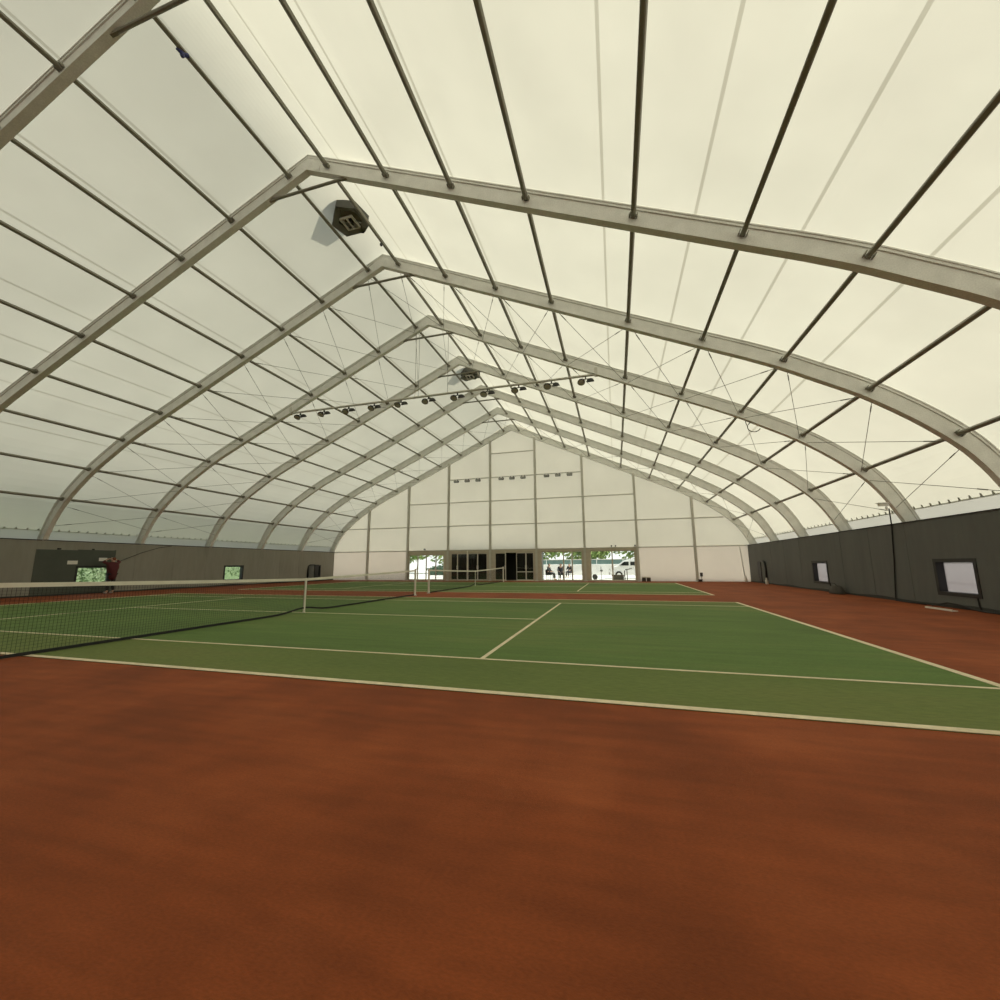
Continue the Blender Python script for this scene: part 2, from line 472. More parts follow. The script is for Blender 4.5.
# ------------------------------------------------------------------ nets
for ci in range(2):
    y0 = ND + ci * (CW + GAP) - .914; y1 = y0 + CW + 1.828; ym = (y0 + y1) / 2; L2 = (y1 - y0) / 2
    nm = ['near', 'far'][ci]
    def top(y):
        t = abs(y - ym) / L2; return .914 + (1.055 - .914) * (.75 * t + .25 * t * t)
    def bot(y):
        t = abs(y - ym); return .012 + .10 * math.exp(-(t / .55) ** 2)
    root = thing('tennis_net', (0, ym, 0), ['black tennis net with white headband on the nearer court', 'black tennis net with white headband on the farther court'][ci], 'tennis net', 'tennis nets under the ridge')
    N = 56; yy = [y0 + .08 + (y1 - y0 - .16) * i / N for i in range(N + 1)]
    mb = MB(); rows = []
    for y in yy:
        z = top(y); rows.append([(-.012, y, z - .065), (-.012, y, z), (.012, y, z), (.012, y, z - .065)])
    mb.grid(rows, 0, True, True); mb.build('headband', M['white'], root)
    mb = MB(); rows = []
    for y in yy:
        z = bot(y); rows.append([(-.009, y, z), (-.009, y, z + .045), (.009, y, z + .045), (.009, y, z)])
    mb.grid(rows, 0, True, True); mb.build('bottom_band', M['netcord'], root)
    mb = MB(); st = .0024 / 2; ns = int((y1 - y0 - .16) / .046)
    for i in range(ns + 1):
        y = y0 + .08 + (y1 - y0 - .16) * i / ns
        mb.box((-st, y - st, bot(y) + .02), (st, y + st, top(y) - .05))
    for j in range(1, 20):
        t = j / 20; rows = []
        for y in yy:
            z = bot(y) + .045 + (top(y) - .065 - bot(y) - .045) * t
            rows.append([(-st, y, z - st), (-st, y, z + st), (st, y, z + st), (st, y, z - st)])
        mb.grid(rows, 0, True, True)
    net = mb.build('net_mesh', M['netcord'], root); net['kind'] = 'stuff'
    mb = MB()
    mb.box((-.016, ym - .026, .02), (-.012, ym + .026, top(ym) + .004)); mb.box((.012, ym - .026, .02), (.016, ym + .026, top(ym) + .004))
    mb.box((-.016, ym - .026, top(ym)), (.016, ym + .026, top(ym) + .005)); mb.box((-.025, ym - .03, .008), (.025, ym + .03, .022))
    mb.build('center_strap', M['whitepaint'], root)
    for e, y in enumerate((y0, y1)):
        if ci == 0 and e == 0: continue          # stands outside the photograph
        lab = [['', 'white net post of the nearer court, at the gap between courts'], ['white net post of the farther court, at the gap between courts', 'white net post of the farther court, near the dark doorway']][ci][e]
        p = thing('net_post', (0, y, 0), lab, 'net post', 'white net posts')
        mb = MB(); mb.tube([(0, y, 0), (0, y, 1.075)], .042, 16); mb.build('post_tube', M['whitepaint'], p, smooth=False)
        mb = MB(); mb.lathe([(.044, 1.07), (.046, 1.085), (.03, 1.10), (.005, 1.104)], (0, y, 0), 16); mb.build('post_cap', M['whitepaint'], p)
        mb = MB(); mb.lathe([(.075, .005), (.075, .02), (.045, .024)], (0, y, 0), 16); mb.build('floor_collar', M['alu'], p)
        mb = MB(); s = 1 if e == 0 else -1
        mb.tube([(0, y + s * .04, 1.05), (0, y + s * .07, 1.045)], .008, 6); mb.build('net_hook', M['alu'], p)

# ------------------------------------------------------------------ side walls with window openings
WINS = [14.10, 21.78, 29.45]
def side_wall(side):
    xi = WR if side > 0 else WL
    xo = xi + side * .12
    mb = MB()
    holes = [(y - .74, y + .74) for y in WINS]
    z0, z1, zt_ = .32, 1.33, 2.47
    ya = YA
    for a, b in holes + [(YB, YB)]:
        mb.box((xi, ya, 0), (xo, a, zt_))
        if b > a:
            mb.box((xi, a, 0), (xo, b, z0)); mb.box((xi, a, z1), (xo, b, zt_))
        ya = b
    mb.box((xo - side * .001, YA, zt_ - .05), (xi + side * .62, YB, zt_))     # ledge to the outer skin
    return mb
for side, nm in ((1, 'right'), (-1, 'left')):
    w = struct(side_wall(side).build('wall_' + nm, M['wall'] if side > 0 else M['wall_left'], origin=(0, 0, 0)))
    xi = WR if side > 0 else WL
    mb = MB()                   # dark hem at the floor, sagging between the fixings
    rows = []; n = 160
    for i in range(n + 1):
        y = YA + (YB - YA) * i / n
        z = .055 + .045 * abs(math.sin(y * .8)) ** 3
        rows.append([(xi - side * .012, y, .0), (xi - side * .012, y, z), (xi, y, z + .01), (xi, y, 0)])
    mb.grid(rows, 0, True, True); struct(mb.build('baseboard_' + nm, M['hem'], origin=(0, 0, 0)))
    mb = MB(); mb.box((xi - side * .02, YA, 2.455), (xi + side * .05, YB, 2.49)); struct(mb.build('trim_1' if side > 0 else 'trim_2', M['hem'], origin=(0, 0, 0)))
    # padding joints of the wall, one thin welt per panel
    mb = MB()
    y = 2.1
    while y < YB:
        if not any(abs(y - wy) < .8 for wy in WINS): mb.box((xi - side * .006, y - .012, .10), (xi, y + .012, 2.45))
        y += 1.965
    struct(mb.build('trim_3' if side > 0 else 'trim_4', M['wall'] if side > 0 else M['wall_left'], origin=(0, 0, 0)))
    for i, wy in enumerate(WINS):
        if side < 0 and i == 0: ya, yb = wy - .74, wy + .74
        else: ya, yb = wy - .74, wy + .74
        root = empty('window_%d' % (i + 1 + (3 if side < 0 else 0)), (xi, wy, .32)); struct(root)
        mb = MB(); D = .20
        x1 = xi + side * D
        f = .10
        # flat surround plus the deep reveal
        for (a, b, c, d) in ((ya, ya + f, .32, 1.33), (yb - f, yb, .32, 1.33), (ya + f, yb - f, .32, .32 + f), (ya + f, yb - f, 1.33 - f, 1.33)):
            mb.box((xi - side * .015, a, c), (x1, b, d))
        mb.build('window_frame', M['black'], root)
        pm = (M['film'] if side > 0 else M['glass']) if i < 2 else M['black']
        mb = MB(); mb.box((x1 - side * .03, ya + f, .32 + f), (x1 - side * .022, yb - f, 1.33 - f)); mb.build('window_pane', pm, root)

# closed third windows: grey panel and a curved dark strap on the right wall
for side in (1, -1):
    xi = WR if side > 0 else WL
    nm = 'right' if side > 0 else 'left'
    root = thing('fabric_flap', (xi, 29.0, .1), 'grey fabric flap with dark strap edges hanging at the far end of the %s wall' % nm, 'fabric flap', 'flaps at the far ends of the side walls')
    mb = MB(); x_ = xi - side * .03
    mb.grid([[(x_ - side * .02 * math.sin(t * 5), 28.75 + .62 * t, z) for z in (.12, .6, 1.15, 1.30)] for t in [i / 6 for i in range(7)]])
    mb.grid([[(x_ - side * .035 - side * .02 * math.sin(t * 5), 28.75 + .62 * t, z) for z in (.12, .6, 1.15, 1.30)] for t in [i / 6 for i in range(7)]])
    mb.build('flap_panel', M['wall'], root)
    mb = MB(); mb.tube([(x_ - side * .03, 28.62, .1), (x_ - side * .03, 28.58, .9), (x_ - side * .03, 28.64, 1.22), (x_ - side * .03, 28.85, 1.34), (x_ - side * .03, 29.3, 1.36)], .055, 8); mb.build('flap_strap', M['black'], root, smooth=True)
    mb = MB(); mb.box((x_ - side * .05, 29.40, .1), (x_, 29.85, 1.36)); mb.build('flap_edge', M['black'], root)

# ------------------------------------------------------------------ far gable: fabric, posts, rails, doors
PX = [-12.84, -8.95, -5.22, -1.54, 2.24, 5.96, 9.77, 13.65]
GZ = 2.46
def out_z(x): return prof_at(abs(x - X0))
yf = YG + .10
def gable_mesh(yw, door_bays):
    mb = MB()
    top_z = lambda x: skin(abs(x - X0)).y + .004 if abs(x - X0) < 3.4 else out_z(x)
    xs = sorted(set(PX + [X0 + s * h for s in (-1, 1) for h in hs] + [X0, WL - .7, WR + .7] + [X0 + s * h for s in (-1, 1) for h, z in PROF if 12.5 < h < 17.4]))
    for a, b in zip(xs, xs[1:]):
        m = (a + b) / 2
        za, zb = top_z(a), top_z(b)
        if min(za, zb) > GZ:
            mb.face([(a, yw, GZ), (b, yw, GZ), (b, yw, zb), (a, yw, za)], 0)
        if not any(PX[i] < m < PX[i + 1] for i in door_bays):
            mb.face([(a, yw, 0), (b, yw, 0), (b, yw, GZ), (a, yw, GZ)], 1)
    return mb
struct(gable_mesh(yf, (1, 2, 3, 4, 5)).build('wall_back', [M['gable'], M['gable_low']], origin=(0, 0, 0)))
struct(gable_mesh(YA, ()).build('wall_front', [M['wall'], M['wall']], origin=(0, 0, 0)))  # unseen wall behind the camera, opaque grey to darken the near floor

for i, x in enumerate(PX):
    z = out_z(x) - .42
    ht = ['outermost on the left', 'second from the left wall', 'third from the left wall', 'left of the open dark doorway', 'right of the open dark doorway', 'third from the right wall', 'second from the right wall', 'outermost on the right'][i]
    root = thing('gable_post', (x, YG - .02, 0), 'steel gable post, %s' % ht, 'gable post', 'posts of the far gable wall')
    mb = MB(); w = .085
    sec = [(-w, -.11), (w, -.11), (w, -.095), (.03, -.095), (.03, .055), (w, .055), (w, .07), (-w, .07), (-w, .055), (-.03, .055), (-.03, -.095), (-w, -.095)]
    mb.grid([[(x + u, YG + v, zz) for u, v in sec] for zz in (0.012, z)], 0, True, True); mb.build('post_profile', M['post'], root)
    mb = MB(); mb.box((x - .14, YG - .16, 0), (x + .14, YG + .06, .014))
    for s in (-1, 1):
        for t in (-1, 1): mb.lathe([(.014, .014), (.014, .035)], (x + s * .11, YG - .05 + t * .08, 0), 6)
    mb.build('base_plate', M['alu'], root)
RAILS = {2.46: [(-1, 0), (0, 1), (1, 2), (2, 3), (3, 4), (4, 5), (5, 6), (6, 7), (7, 8)], 4.48: [(-1, 0), (0, 1), (1, 2), (2, 3), (3, 4), (4, 5), (5, 6), (6, 7), (7, 8)],
         6.45: [(1, 2), (2, 3), (3, 4), (4, 5), (5, 6)], 8.42: [(2, 3), (3, 4), (4, 5)], 10.45: [(3, 4)]}
XE = [WL + .1] + PX + [WR - .1]
lev = {2.46: 'lowest level', 4.48: 'second level', 6.45: 'third level', 8.42: 'lamp level', 10.45: 'topmost level'}
bayname = {-1: 'against the left wall', 0: 'in the second bay from left', 1: 'in the third bay from left', 2: 'in the fourth bay from left', 3: 'in the middle bay under the ridge', 4: 'in the fourth bay from right', 5: 'in the third bay from right', 6: 'in the second bay from right', 7: 'against the right wall'}
for z, lst in RAILS.items():
    for a, b in lst:
        xa, xb = XE[a + 1] + (.031 if a >= 0 else 0), XE[b + 1] - (.031 if b <= 7 else 0)
        if z > 4 and a == -1: xa = X0 - 15.35
        if z > 4 and b == 8: xb = X0 + 15.35
        mb = MB(); mb.tube([(xa, YG - .015, z), (xb, YG - .015, z)], .042, 8)
        mb.box((xa, YG - .06, z - .06), (xa + .02, YG + .03, z + .06)); mb.box((xb - .02, YG - .06, z - .06), (xb, YG + .03, z + .06))
        tag(mb.build('gable_rail', M['post']), 'horizontal gable rail, %s, %s' % (lev[z], bayname[a]), 'gable rail', 'rails of the far gable wall')

# corner strut beside the right wall
mb = MB(); mb.tube([(16.62, YG - .12, 0), (16.45, YG - .12, 2.4)], .03, 8)
mb.box((16.5, YG - .2, 0), (16.75, YG - .05, .015)); tag(mb.build('corner_strut', M['alu']), 'slim leaning strut in the right corner of the gable wall', 'strut')

# --- doors ---------------------------------------------------------
def door(n, bay, xl, xr, ztop, mull, pmat, pale=(), transom=None, skip=()):
    root = struct(empty('door_%d' % n, ((xl + xr) / 2, YG, 0)))
    a, b = PX[bay] + .08, PX[bay + 1] - .08
    y0, y1 = YG - .03, YG + .09
    mb = MB()                   # header and side linings up to the posts
    mb.box((a, y0, ztop), (b, y1, GZ - .03)); mb.box((a, y0, 0), (xl, y1, ztop)); mb.box((xr, y0, 0), (b, y1, ztop)); mb.box((xl, y0, 0), (xr, y1, .03))
    mb.build('door_surround', M['doorframe'], root)
    ed = [xl] + mull + [xr]
    for k, (p, q) in enumerate(zip(ed, ed[1:])):
        if k in skip: continue
        mb = MB(); s = .045
        for u, v, zz0, zz1 in ((p, p + s, .03, ztop), (q - s, q, .03, ztop), (p + s, q - s, .03, .10), (p + s, q - s, ztop - .06, ztop)): mb.box((u, YG + .01, zz0), (v, YG + .06, zz1))
        if transom and k in transom: mb.box((p + s, YG + .01, .66), (q - s, YG + .06, .73))
        f = mb.build('door_leaf', M['doorlight'] if k in pale else M['doorframe'], root)
        mb = MB(); mb.box((p + s, YG + .03, .10), (q - s, YG + .038, ztop - .06)); mb.build('door_pane', pmat, f)
        mb = MB(); mb.box((q - s - .02 if k % 2 == 0 else p + s - .01, YG - .03, .9), (q - s + .01 if k % 2 == 0 else p + s + .02, YG + .01, 1.2)); mb.build('door_handle', M['alu'], f)
    return root
door(1, 1, -8.80, -5.60, 2.13, [-7.98, -7.20, -6.32], M['glass'])
door(2, 2, -4.95, -1.82, 2.20, [-4.38, -3.47, -2.63], M['glass_dark'], (1, 2, 3))
door(3, 3, -1.15, 2.0, 2.20, [-.28, .60, 1.38], M['glass_dark'], (2, 3), (2, 3), skip=(1,))
door(4, 4, 2.60, 5.74, 2.26, [4.33, 4.98], M['glass'])
door(5, 5, 6.36, 9.56, 2.26, [7.94], M['glass'])
# white upright standing before the second door, and mullion of the third
mb = MB(); mb.box((-3.50, YG - .17, 0), (-3.43, YG - .10, 2.40)); mb.box((-3.55, YG - .2, 0), (-3.38, YG - .07, .02))
tag(mb.build('white_upright', M['whitepaint']), 'white upright bar standing before the shaded glass doors behind far net', 'upright bar')
mb = MB(); mb.tube([(-.24, YG - .12, 0), (-.24, YG - .12, 2.30)], .035, 10); mb.box((-.31, YG - .18, 0), (-.17, YG - .06, .02))
tag(mb.build('steel_upright', M['doorlight']), 'pale steel upright beside the open dark doorway', 'upright bar')

# dark room beyond the two shaded doors
mb = MB()
xa, xb, yb_ = -5.15, 2.20, 34.5
mb.box((xa - .1, yf + .05, -.02), (xa, yb_, 2.42)); mb.box((xb, yf + .05, -.02), (xb + .1, yb_, 2.42)); mb.box((xa, yb_, -.02), (xb, yb_ + .1, 2.42)); mb.box((xa - .1, yf + .05, 2.38), (xb + .1, yb_ + .1, 2.45)); mb.box((xa, yf + .02, -.02), (xb, yb_, 0))
struct(mb.build('annexe_shell', M['room']))
mb = MB(); mb.box((-5.4, yf + .03, 2.45), (2.45, 34.75, 2.50)); struct(mb.build('annexe_bounce_slab', M['stone']))  # pale unseen slab added to bounce daylight onto the gable fabric
for i, x in enumerate((-4.0, -2.4, .9, 1.6)):
    mb = MB(); mb.box((x - .18, 33.7, .005), (x + .18, 34.1, 1.75)); mb.box((x - .19, 33.68, 1.75), (x + .19, 34.12, 1.79)); mb.box((x + .1, 33.67, .8), (x + .12, 33.7, 1.0))
    tag(mb.build('locker', M['navycloth']), ['dim upright locker inside the dark annexe, leftmost', 'dim upright locker inside the dark annexe, behind second glass door', 'dim upright locker seen through the third doorway, left one', 'dim upright locker seen through the third doorway, right one'][i], 'locker', 'lockers in the dark annexe')

# ------------------------------------------------------------------ lighting bar with twin floodlights
BZ, BY = 8.86, 16.06
mb = MB(); mb.tube([(X0 - 7.42, BY, BZ), (X0 + 7.55, BY, BZ)], .05, 10)
for s in (-1, 1): mb.box((X0 + s * 7.5 - .06, BY - .07, BZ - .07), (X0 + s * 7.5 + .06, BY + .07, BZ + .28))
bar = thing('lighting_bar', (X0, BY, BZ), 'long steel lighting bar spanning the fourth arch under the roof', 'lighting bar')
mb.build('bar_tube', M['post'], bar)
for x in (-.62, -.45, 1.0):
    zt_ = prof_at(abs(x)) - .5
    mb = MB(); mb.tube([(X0 + x, BY, BZ + .05), (X0 + x, BY, zt_)], .009, 6); mb.build('hanger_wire', M['cable'], bar)
lamp0 = empty('twin_floodlight', (0, 0, 0))
mb = MB(); mb.box((-.26, -.02, -.13), (.26, .02, -.10)); mb.box((-.03, -.03, -.10), (.03, .03, .0)); mb.build('lamp_bracket', M['lampbody'], lamp0)
mb = MB(); mb.lathe([(.06, .14), (.14, .10), (.19, .0), (.19, -.04)], (-.22, 0, -.24), 16, axis=(0, .45, .9)); o = mb.build('lamp_housing', M['lampbody'], lamp0)
mb = MB(); mb.lathe([(.165, -.046), (.165, -.04)], (-.22, 0, -.24), 16, axis=(0, .45, .9)); mb.build('lamp_glass', M['lampglass'], o)
mb = MB(); mb.lathe([(.06, .14), (.14, .10), (.19, .0), (.19, -.04)], (.22, 0, -.24), 16, axis=(0, -.45, .9)); o = mb.build('lamp_housing', M['lampbody'], lamp0)
mb = MB(); mb.lathe([(.165, -.046), (.165, -.04)], (.22, 0, -.24), 16, axis=(0, -.45, .9)); mb.build('lamp_glass', M['lampglass'], o)
for i in range(11):
    l = lamp0 if i == 0 else copy_tree(lamp0)
    l.location = (X0 + .08 + 1.40 * (i - 5), BY, BZ - .052)
    l.scale = (.82, .82, .82)
    lab = 'leftmost black twin floodlight on the long lighting bar' if i == 0 else ('rightmost black twin floodlight on the long lighting bar' if i == 10 else 'black twin floodlight, %s from the left on the long lighting bar' % ORD[i])
    tag(l, lab, 'floodlight', 'twin floodlights on the lighting bar')

gl0 = empty('gable_floodlight', (0, 0, 0))
mb = MB(); mb.box((-.20, -.14, -.26), (.20, .02, -.12)); mb.box((-.22, -.16, -.13), (.22, .03, -.11)); mb.build('lamp_housing', M['lampbody'], gl0)
mb = MB(); mb.box((-.17, -.145, -.24), (.17, -.139, -.14)); mb.build('lamp_glass', M['lampglass'], gl0)
mb = MB(); mb.box((-.14, -.08, -.12), (-.11, .02, .0)); mb.box((.11, -.08, -.12), (.14, .02, .0)); mb.build('lamp_bracket', M['lampbody'], gl0)
GX = [-4.50, -3.52, -2.56, -.55, .36, 1.28, 3.20, 4.10, 5.02]
for i, x in enumerate(GX):
    l = gl0 if i == 0 else copy_tree(gl0)
    l.location = (x, YG - .075, 8.40)
    tag(l, 'small black floodlight on the gable lamp rail, %s bay, %s in it' % (['left', 'middle', 'right'][i // 3], ['leftmost', 'middle one', 'rightmost'][i % 3]), 'floodlight', 'floodlights on the far gable rail')

# ------------------------------------------------------------------ ridge vents
def ridge_vent(yc, lab):
    root = thing('ridge_vent', (X0, yc, 12.5), lab, 'roof vent', 'hexagonal ridge vents')
    cx, zc = X0 - .05, 12.78
    hexa = [(math.cos(math.pi / 3 * k + .3), math.sin(math.pi / 3 * k + .3)) for k in range(6)]
    def ring(r, z, ry=None): return [(cx + u * r, yc + v * r, z) for u, v in hexa]
    mb = MB(); mb.grid([[(x, y, min(z, 12.84 - RISE * abs(x - X0)) - .12) for x, y, z in ring(.62, 12.80)], [(x, y, min(z, 12.84 - RISE * abs(x - X0)) - .11) for x, y, z in ring(.40, 12.80)]], 0, True)
    mb.build('vent_flange', M['ventgrey'], root)
    mb = MB(); mb.grid([ring(.58, 12.60), ring(.62, 13.25), ring(.58, 13.65), ring(.05, 13.95)], 0, True, False)
    mb.build('vent_cowl', M['ventdark'], root)
    mb = MB()
    for u0, u1, v0, v1 in ((-.26, -.21, -.24, .24), (.16, .21, -.24, .24), (-.21, .16, -.24, -.20), (-.21, .16, .20, .24), (-.05, -.01, -.20, .20)): mb.box((cx + u0, yc + v0, 12.50), (cx + u1, yc + v1, 12.56))
    for u in (-.24, -.03, .18): mb.tube([(cx + u, yc, 12.52), (cx + u * 1.6, yc + .35, 12.75)], .02, 6)
    mb.build('fan_frame', M['alu'], root)
    mb = MB(); mb.lathe([(.09, 12.53), (.10, 12.60), (.10, 12.72), (.03, 12.74)], (cx, yc, 0), 12)
    for k in range(4):
        a = k * math.pi / 2 + .4
        d = Vector((math.cos(a), math.sin(a), 0)); e = Vector((-d.y, d.x, .35)).normalized()
        c0 = Vector((cx, yc, 12.63))
        mb.grid([[c0 + d * .08 - e * .05, c0 + d * .08 + e * .05, c0 + d * .19 + e * .07, c0 + d * .19 - e * .07], [c0 + d * .08 - e * .05 + Vector((0, 0, .01)), c0 + d * .08 + e * .05 + Vector((0, 0, .01)), c0 + d * .19 + e * .07 + Vector((0, 0, .01)), c0 + d * .19 - e * .07 + Vector((0, 0, .01))]], 0, True, True)
    mb.build('fan_rotor', M['black'], root)
ridge_vent(10.2, 'large dark hexagonal ridge vent with fan between second and third arches')
ridge_vent(21.95, 'dark hexagonal ridge vent far down the roof behind the fifth arch')

# ------------------------------------------------------------------ small fittings
p = purlin_pt(.60, -1, 5.1)
mb = MB(); mb.tube([p + Vector((-.05, -.09, -.03)), p + Vector((.0, .02, -.075)), p + Vector((.05, .09, -.03))], .045, 8); mb.lathe([(.03, -.16), (.05, -.12), (.035, -.05)], p, 8)
tag(mb.build('blue_clamp', M['blue']), 'small blue clamp hanging from the ridge purlin near top left', 'clamp')
p = purlin_pt(.68, 1, 10.9)
mb = MB(); mb.tube([p + Vector((0, 0, -.04)), p + Vector((0, 0, -.10))], .012, 6); mb.lathe([(.02, -.20), (.045, -.17), (.045, -.11), (.02, -.09)], p, 10)
tag(mb.build('hook_fitting', M['lampbody']), 'small dark fitting under the ridge purlin beside the near vent', 'fitting')
mb = MB(); pts = []
ph_ = inner_pt(12.72, .47); c = Vector((13.22, 16.06, 6.10))
for k in range(15):
    a = -math.pi * .15 - k / 14 * math.pi * 1.25
    pts.append(c + Vector((.21 * math.cos(a), .0, .19 * math.sin(a))))
mb.tube(pts, .016, 6)
tag(mb.build('hanging_loop', M['cable'], smooth=True), 'loose cable loop dangling from the right side of the fourth arch', 'cable loop')
# sagging-free cable on the right wall below the fourth arch
mb = MB(); mb.tube([(16.98, 16.37, 3.0), (16.975, 16.36, 2.5), (16.975, 16.5, 1.4), (16.97, 16.72, .1), (16.9, 16.6, .02), (16.85, 16.0, .018), (16.88, 15.2, .018)], .02, 6)
tag(mb.build('black_cable', M['rubber'], smooth=True), 'black cable dropping down the right wall below the fourth arch', 'cable')
mb = MB(); mb.tube([(16.84, 14.9, .02), (16.9, 14.4, .13), (16.95, 14.0, .10), (16.92, 13.55, .03), (16.85, 13.1, .018), (16.86, 12.2, .018)], .02, 6)
tag(mb.build('floor_cable', M['rubber'], smooth=True), 'black cable lying along the foot of the right wall below the nearest window', 'cable')
mb = MB(); mb.tube([(16.985, 13.5, .32), (16.98, 13.48, .16), (16.975, 13.45, .02)], .018, 6)
tag(mb.build('window_cable', M['rubber']), 'short dark cable running down from the nearest right wall window corner', 'cable')
mb = MB(); mb.box((16.3, 13.3, .0), (16.42, 14.25, .02)); mb.box((16.3, 13.3, .02), (16.32, 14.25, .05))
tag(mb.build('white_strip', M['whitepaint']), 'thin white strip lying on red floor below nearest right window', 'strip')
# boom hook light on the fourth arch foot, right
mb = MB()
mb.box((16.48, 15.86, 3.04), (16.72, 15.98, 3.13)); mb.box((16.44, 15.84, 3.12), (16.74, 16.0, 3.145)); mb.box((16.66, 15.9, 2.9), (16.7, 15.95, 3.02))
tag(mb.build('arch_lamp', M['alu']), 'small box lamp fixed low on the right leg of the fourth arch', 'lamp')
# dark bag slumped against the right wall
mb = MB(); rows = []
for t in range(9):
    a = t / 8; zz = a * .34; r = .30 * math.sqrt(max(.02, 1 - (a * .95) ** 2)) + .03
    rows.append([(16.72 + .55 * r * math.cos(k * math.pi / 6), 19.9 + 1.5 * r * math.sin(k * math.pi / 6) + .04 * math.sin(3 * k), zz) for k in range(12)])
root = thing('slumped_bag', (16.72, 19.9, 0), 'dark slumped bag on the floor against the right wall between windows', 'bag')
mb.grid(rows, 0, True, True); mb.build('bag_body', M['bag'], root, smooth=True)
mb = MB(); mb.tube([(16.66, 19.6, .30), (16.60, 19.75, .42), (16.60, 20.05, .42), (16.66, 20.2, .30)], .014, 6); mb.build('bag_handle', M['rubber'], root)
# white bottles at the right corner
for i, (x, y) in enumerate(((16.75, 28.0), (16.55, 31.3))):
    root = thing('white_bottle', (x, y, 0), ['white bottle standing at the foot of the right wall beside the flap', 'white bottle standing in the far right corner'][i], 'bottle', 'white bottles by the right wall')
    mb = MB(); mb.lathe([(.07, 0), (.085, .02), (.085, .22), (.04, .30), (.04, .33)], (x, y, 0), 14); mb.build('bottle_body', M['whitepaint'], root, smooth=True)
    mb = MB(); mb.lathe([(.045, .33), (.045, .38), (.02, .385)], (x, y, 0), 12); mb.build('bottle_cap', M['whitepaint'], root)
# two dark boxes at the gable foot
for i, x in enumerate((10.07, 10.39)):
    root = thing('shoe_box', (x, YG - .28, 0), ['dark box at the gable foot right of the doors, left one', 'dark box at the gable foot right of the doors, right one'][i], 'box', 'dark boxes by the gable post')
    mb = MB(); mb.box((x - .13, YG - .42, 0), (x + .13, YG - .15, .26)); mb.build('box_body', M['bag'], root)
    mb = MB(); mb.box((x - .14, YG - .43, .26), (x + .14, YG - .14, .33)); mb.build('box_lid', M['doorframe'], root)
mb = MB(); mb.box((13.82, YG - .17, .35), (13.98, YG - .07, .62)); mb.box((13.84, YG - .19, .5), (13.96, YG - .17, .58)); mb.tube([(13.9, YG - .12, .35), (13.9, YG - .12, 0)], .018, 6)
tag(mb.build('socket_box', M['bag']), 'dark socket box on a stem by the outermost right gable post', 'socket box')
root = thing('cable_reel', (13.75, YG - .45, 0), 'dark cable reel lying at the outermost right gable post', 'cable reel')
mb = MB(); mb.lathe([(.16, 0), (.16, .03), (.07, .03), (.07, .14), (.16, .14), (.16, .17)], (13.75, YG - .45, 0), 16); mb.build('reel_drum', M['bag'], root)
mb = MB(); mb.lathe([(.075, .035), (.13, .04), (.13, .13), (.075, .135)], (13.75, YG - .45, 0), 16); mb.build('wound_cable', M['rubber'], root)
# little cameras above the doors
for x, lab in ((-7.30, 'small black camera above the leftmost glass doors'), (7.93, 'small black camera above the rightmost glass doors, left of a pair'), (8.22, 'small black camera above the rightmost glass doors, right of a pair'), (9.60, 'small dark camera at the post right of the doors')):
    root = thing('security_camera', (x, YG - .06, 2.5), lab, 'camera', 'small cameras over the doors')
    mb = MB(); mb.box((x - .05, YG - .22, 2.53), (x + .05, YG - .04, 2.63)); mb.build('camera_body', M['lampbody'], root)
    mb = MB(); mb.lathe([(.03, 0), (.035, .03)], (x, YG - .25, 2.58), 10, axis=(0, 1, 0)); mb.build('camera_lens', M['black'], root)
    mb = MB(); mb.box((x - .02, YG - .07, 2.49), (x + .02, YG - .03, 2.54)); mb.build('camera_bracket', M['alu'], root)

# left wall board with its notices
root = thing('wall_board', (WL, 13.0, .1), 'dark green board fixed to the left wall around a window', 'board')
mb = MB(); x_ = WL + .03
ya, yb = 11.9, 14.9
wa, wb = WINS[0] - .74, WINS[0] + .74
for (a, b, c, d) in ((ya, wa, .06, 2.06), (wa, wb, 1.33, 2.09), (wa, wb, .06, .32), (wb, yb, .06, 2.11)): mb.box((WL + .001, a, c), (x_, b, d))
mb.build('board_panel', M['board'], root)
mb = MB(); mb.box((WL, 12.6, 2.07), (x_ + .02, 12.72, 2.14)); mb.box((WL, 13.9, 2.09), (x_ + .02, 13.98, 2.15)); mb.build('board_clip', M['black'], root)
for (a, b, c, d, lab) in ((13.02, 13.40, 1.40, 1.57, 'small pale notice on the dark green board, left of the window'), (14.22, 14.56, 1.56, 1.72, 'small white notice on the dark green board beside the person')):
    mb = MB(); mb.box((x_, a, c), (x_ + .008, b, d)); mb.box((x_ + .008, a + .01, c + .01), (x_ + .010, b - .01, d - .01))
    tag(mb.build('wall_notice', M['label']), lab, 'notice', 'pale notices on the left board')
mb = MB(); mb.tube([(WL + .03, 17.6, 2.44), (WL + .03, 16.9, 2.30), (WL + .03, 16.1, 2.02), (WL + .03, 15.1, 1.55)], .012, 6)
tag(mb.build('slack_cord', M['rubber']), 'slack dark cord across the left wall right of the person', 'cord')


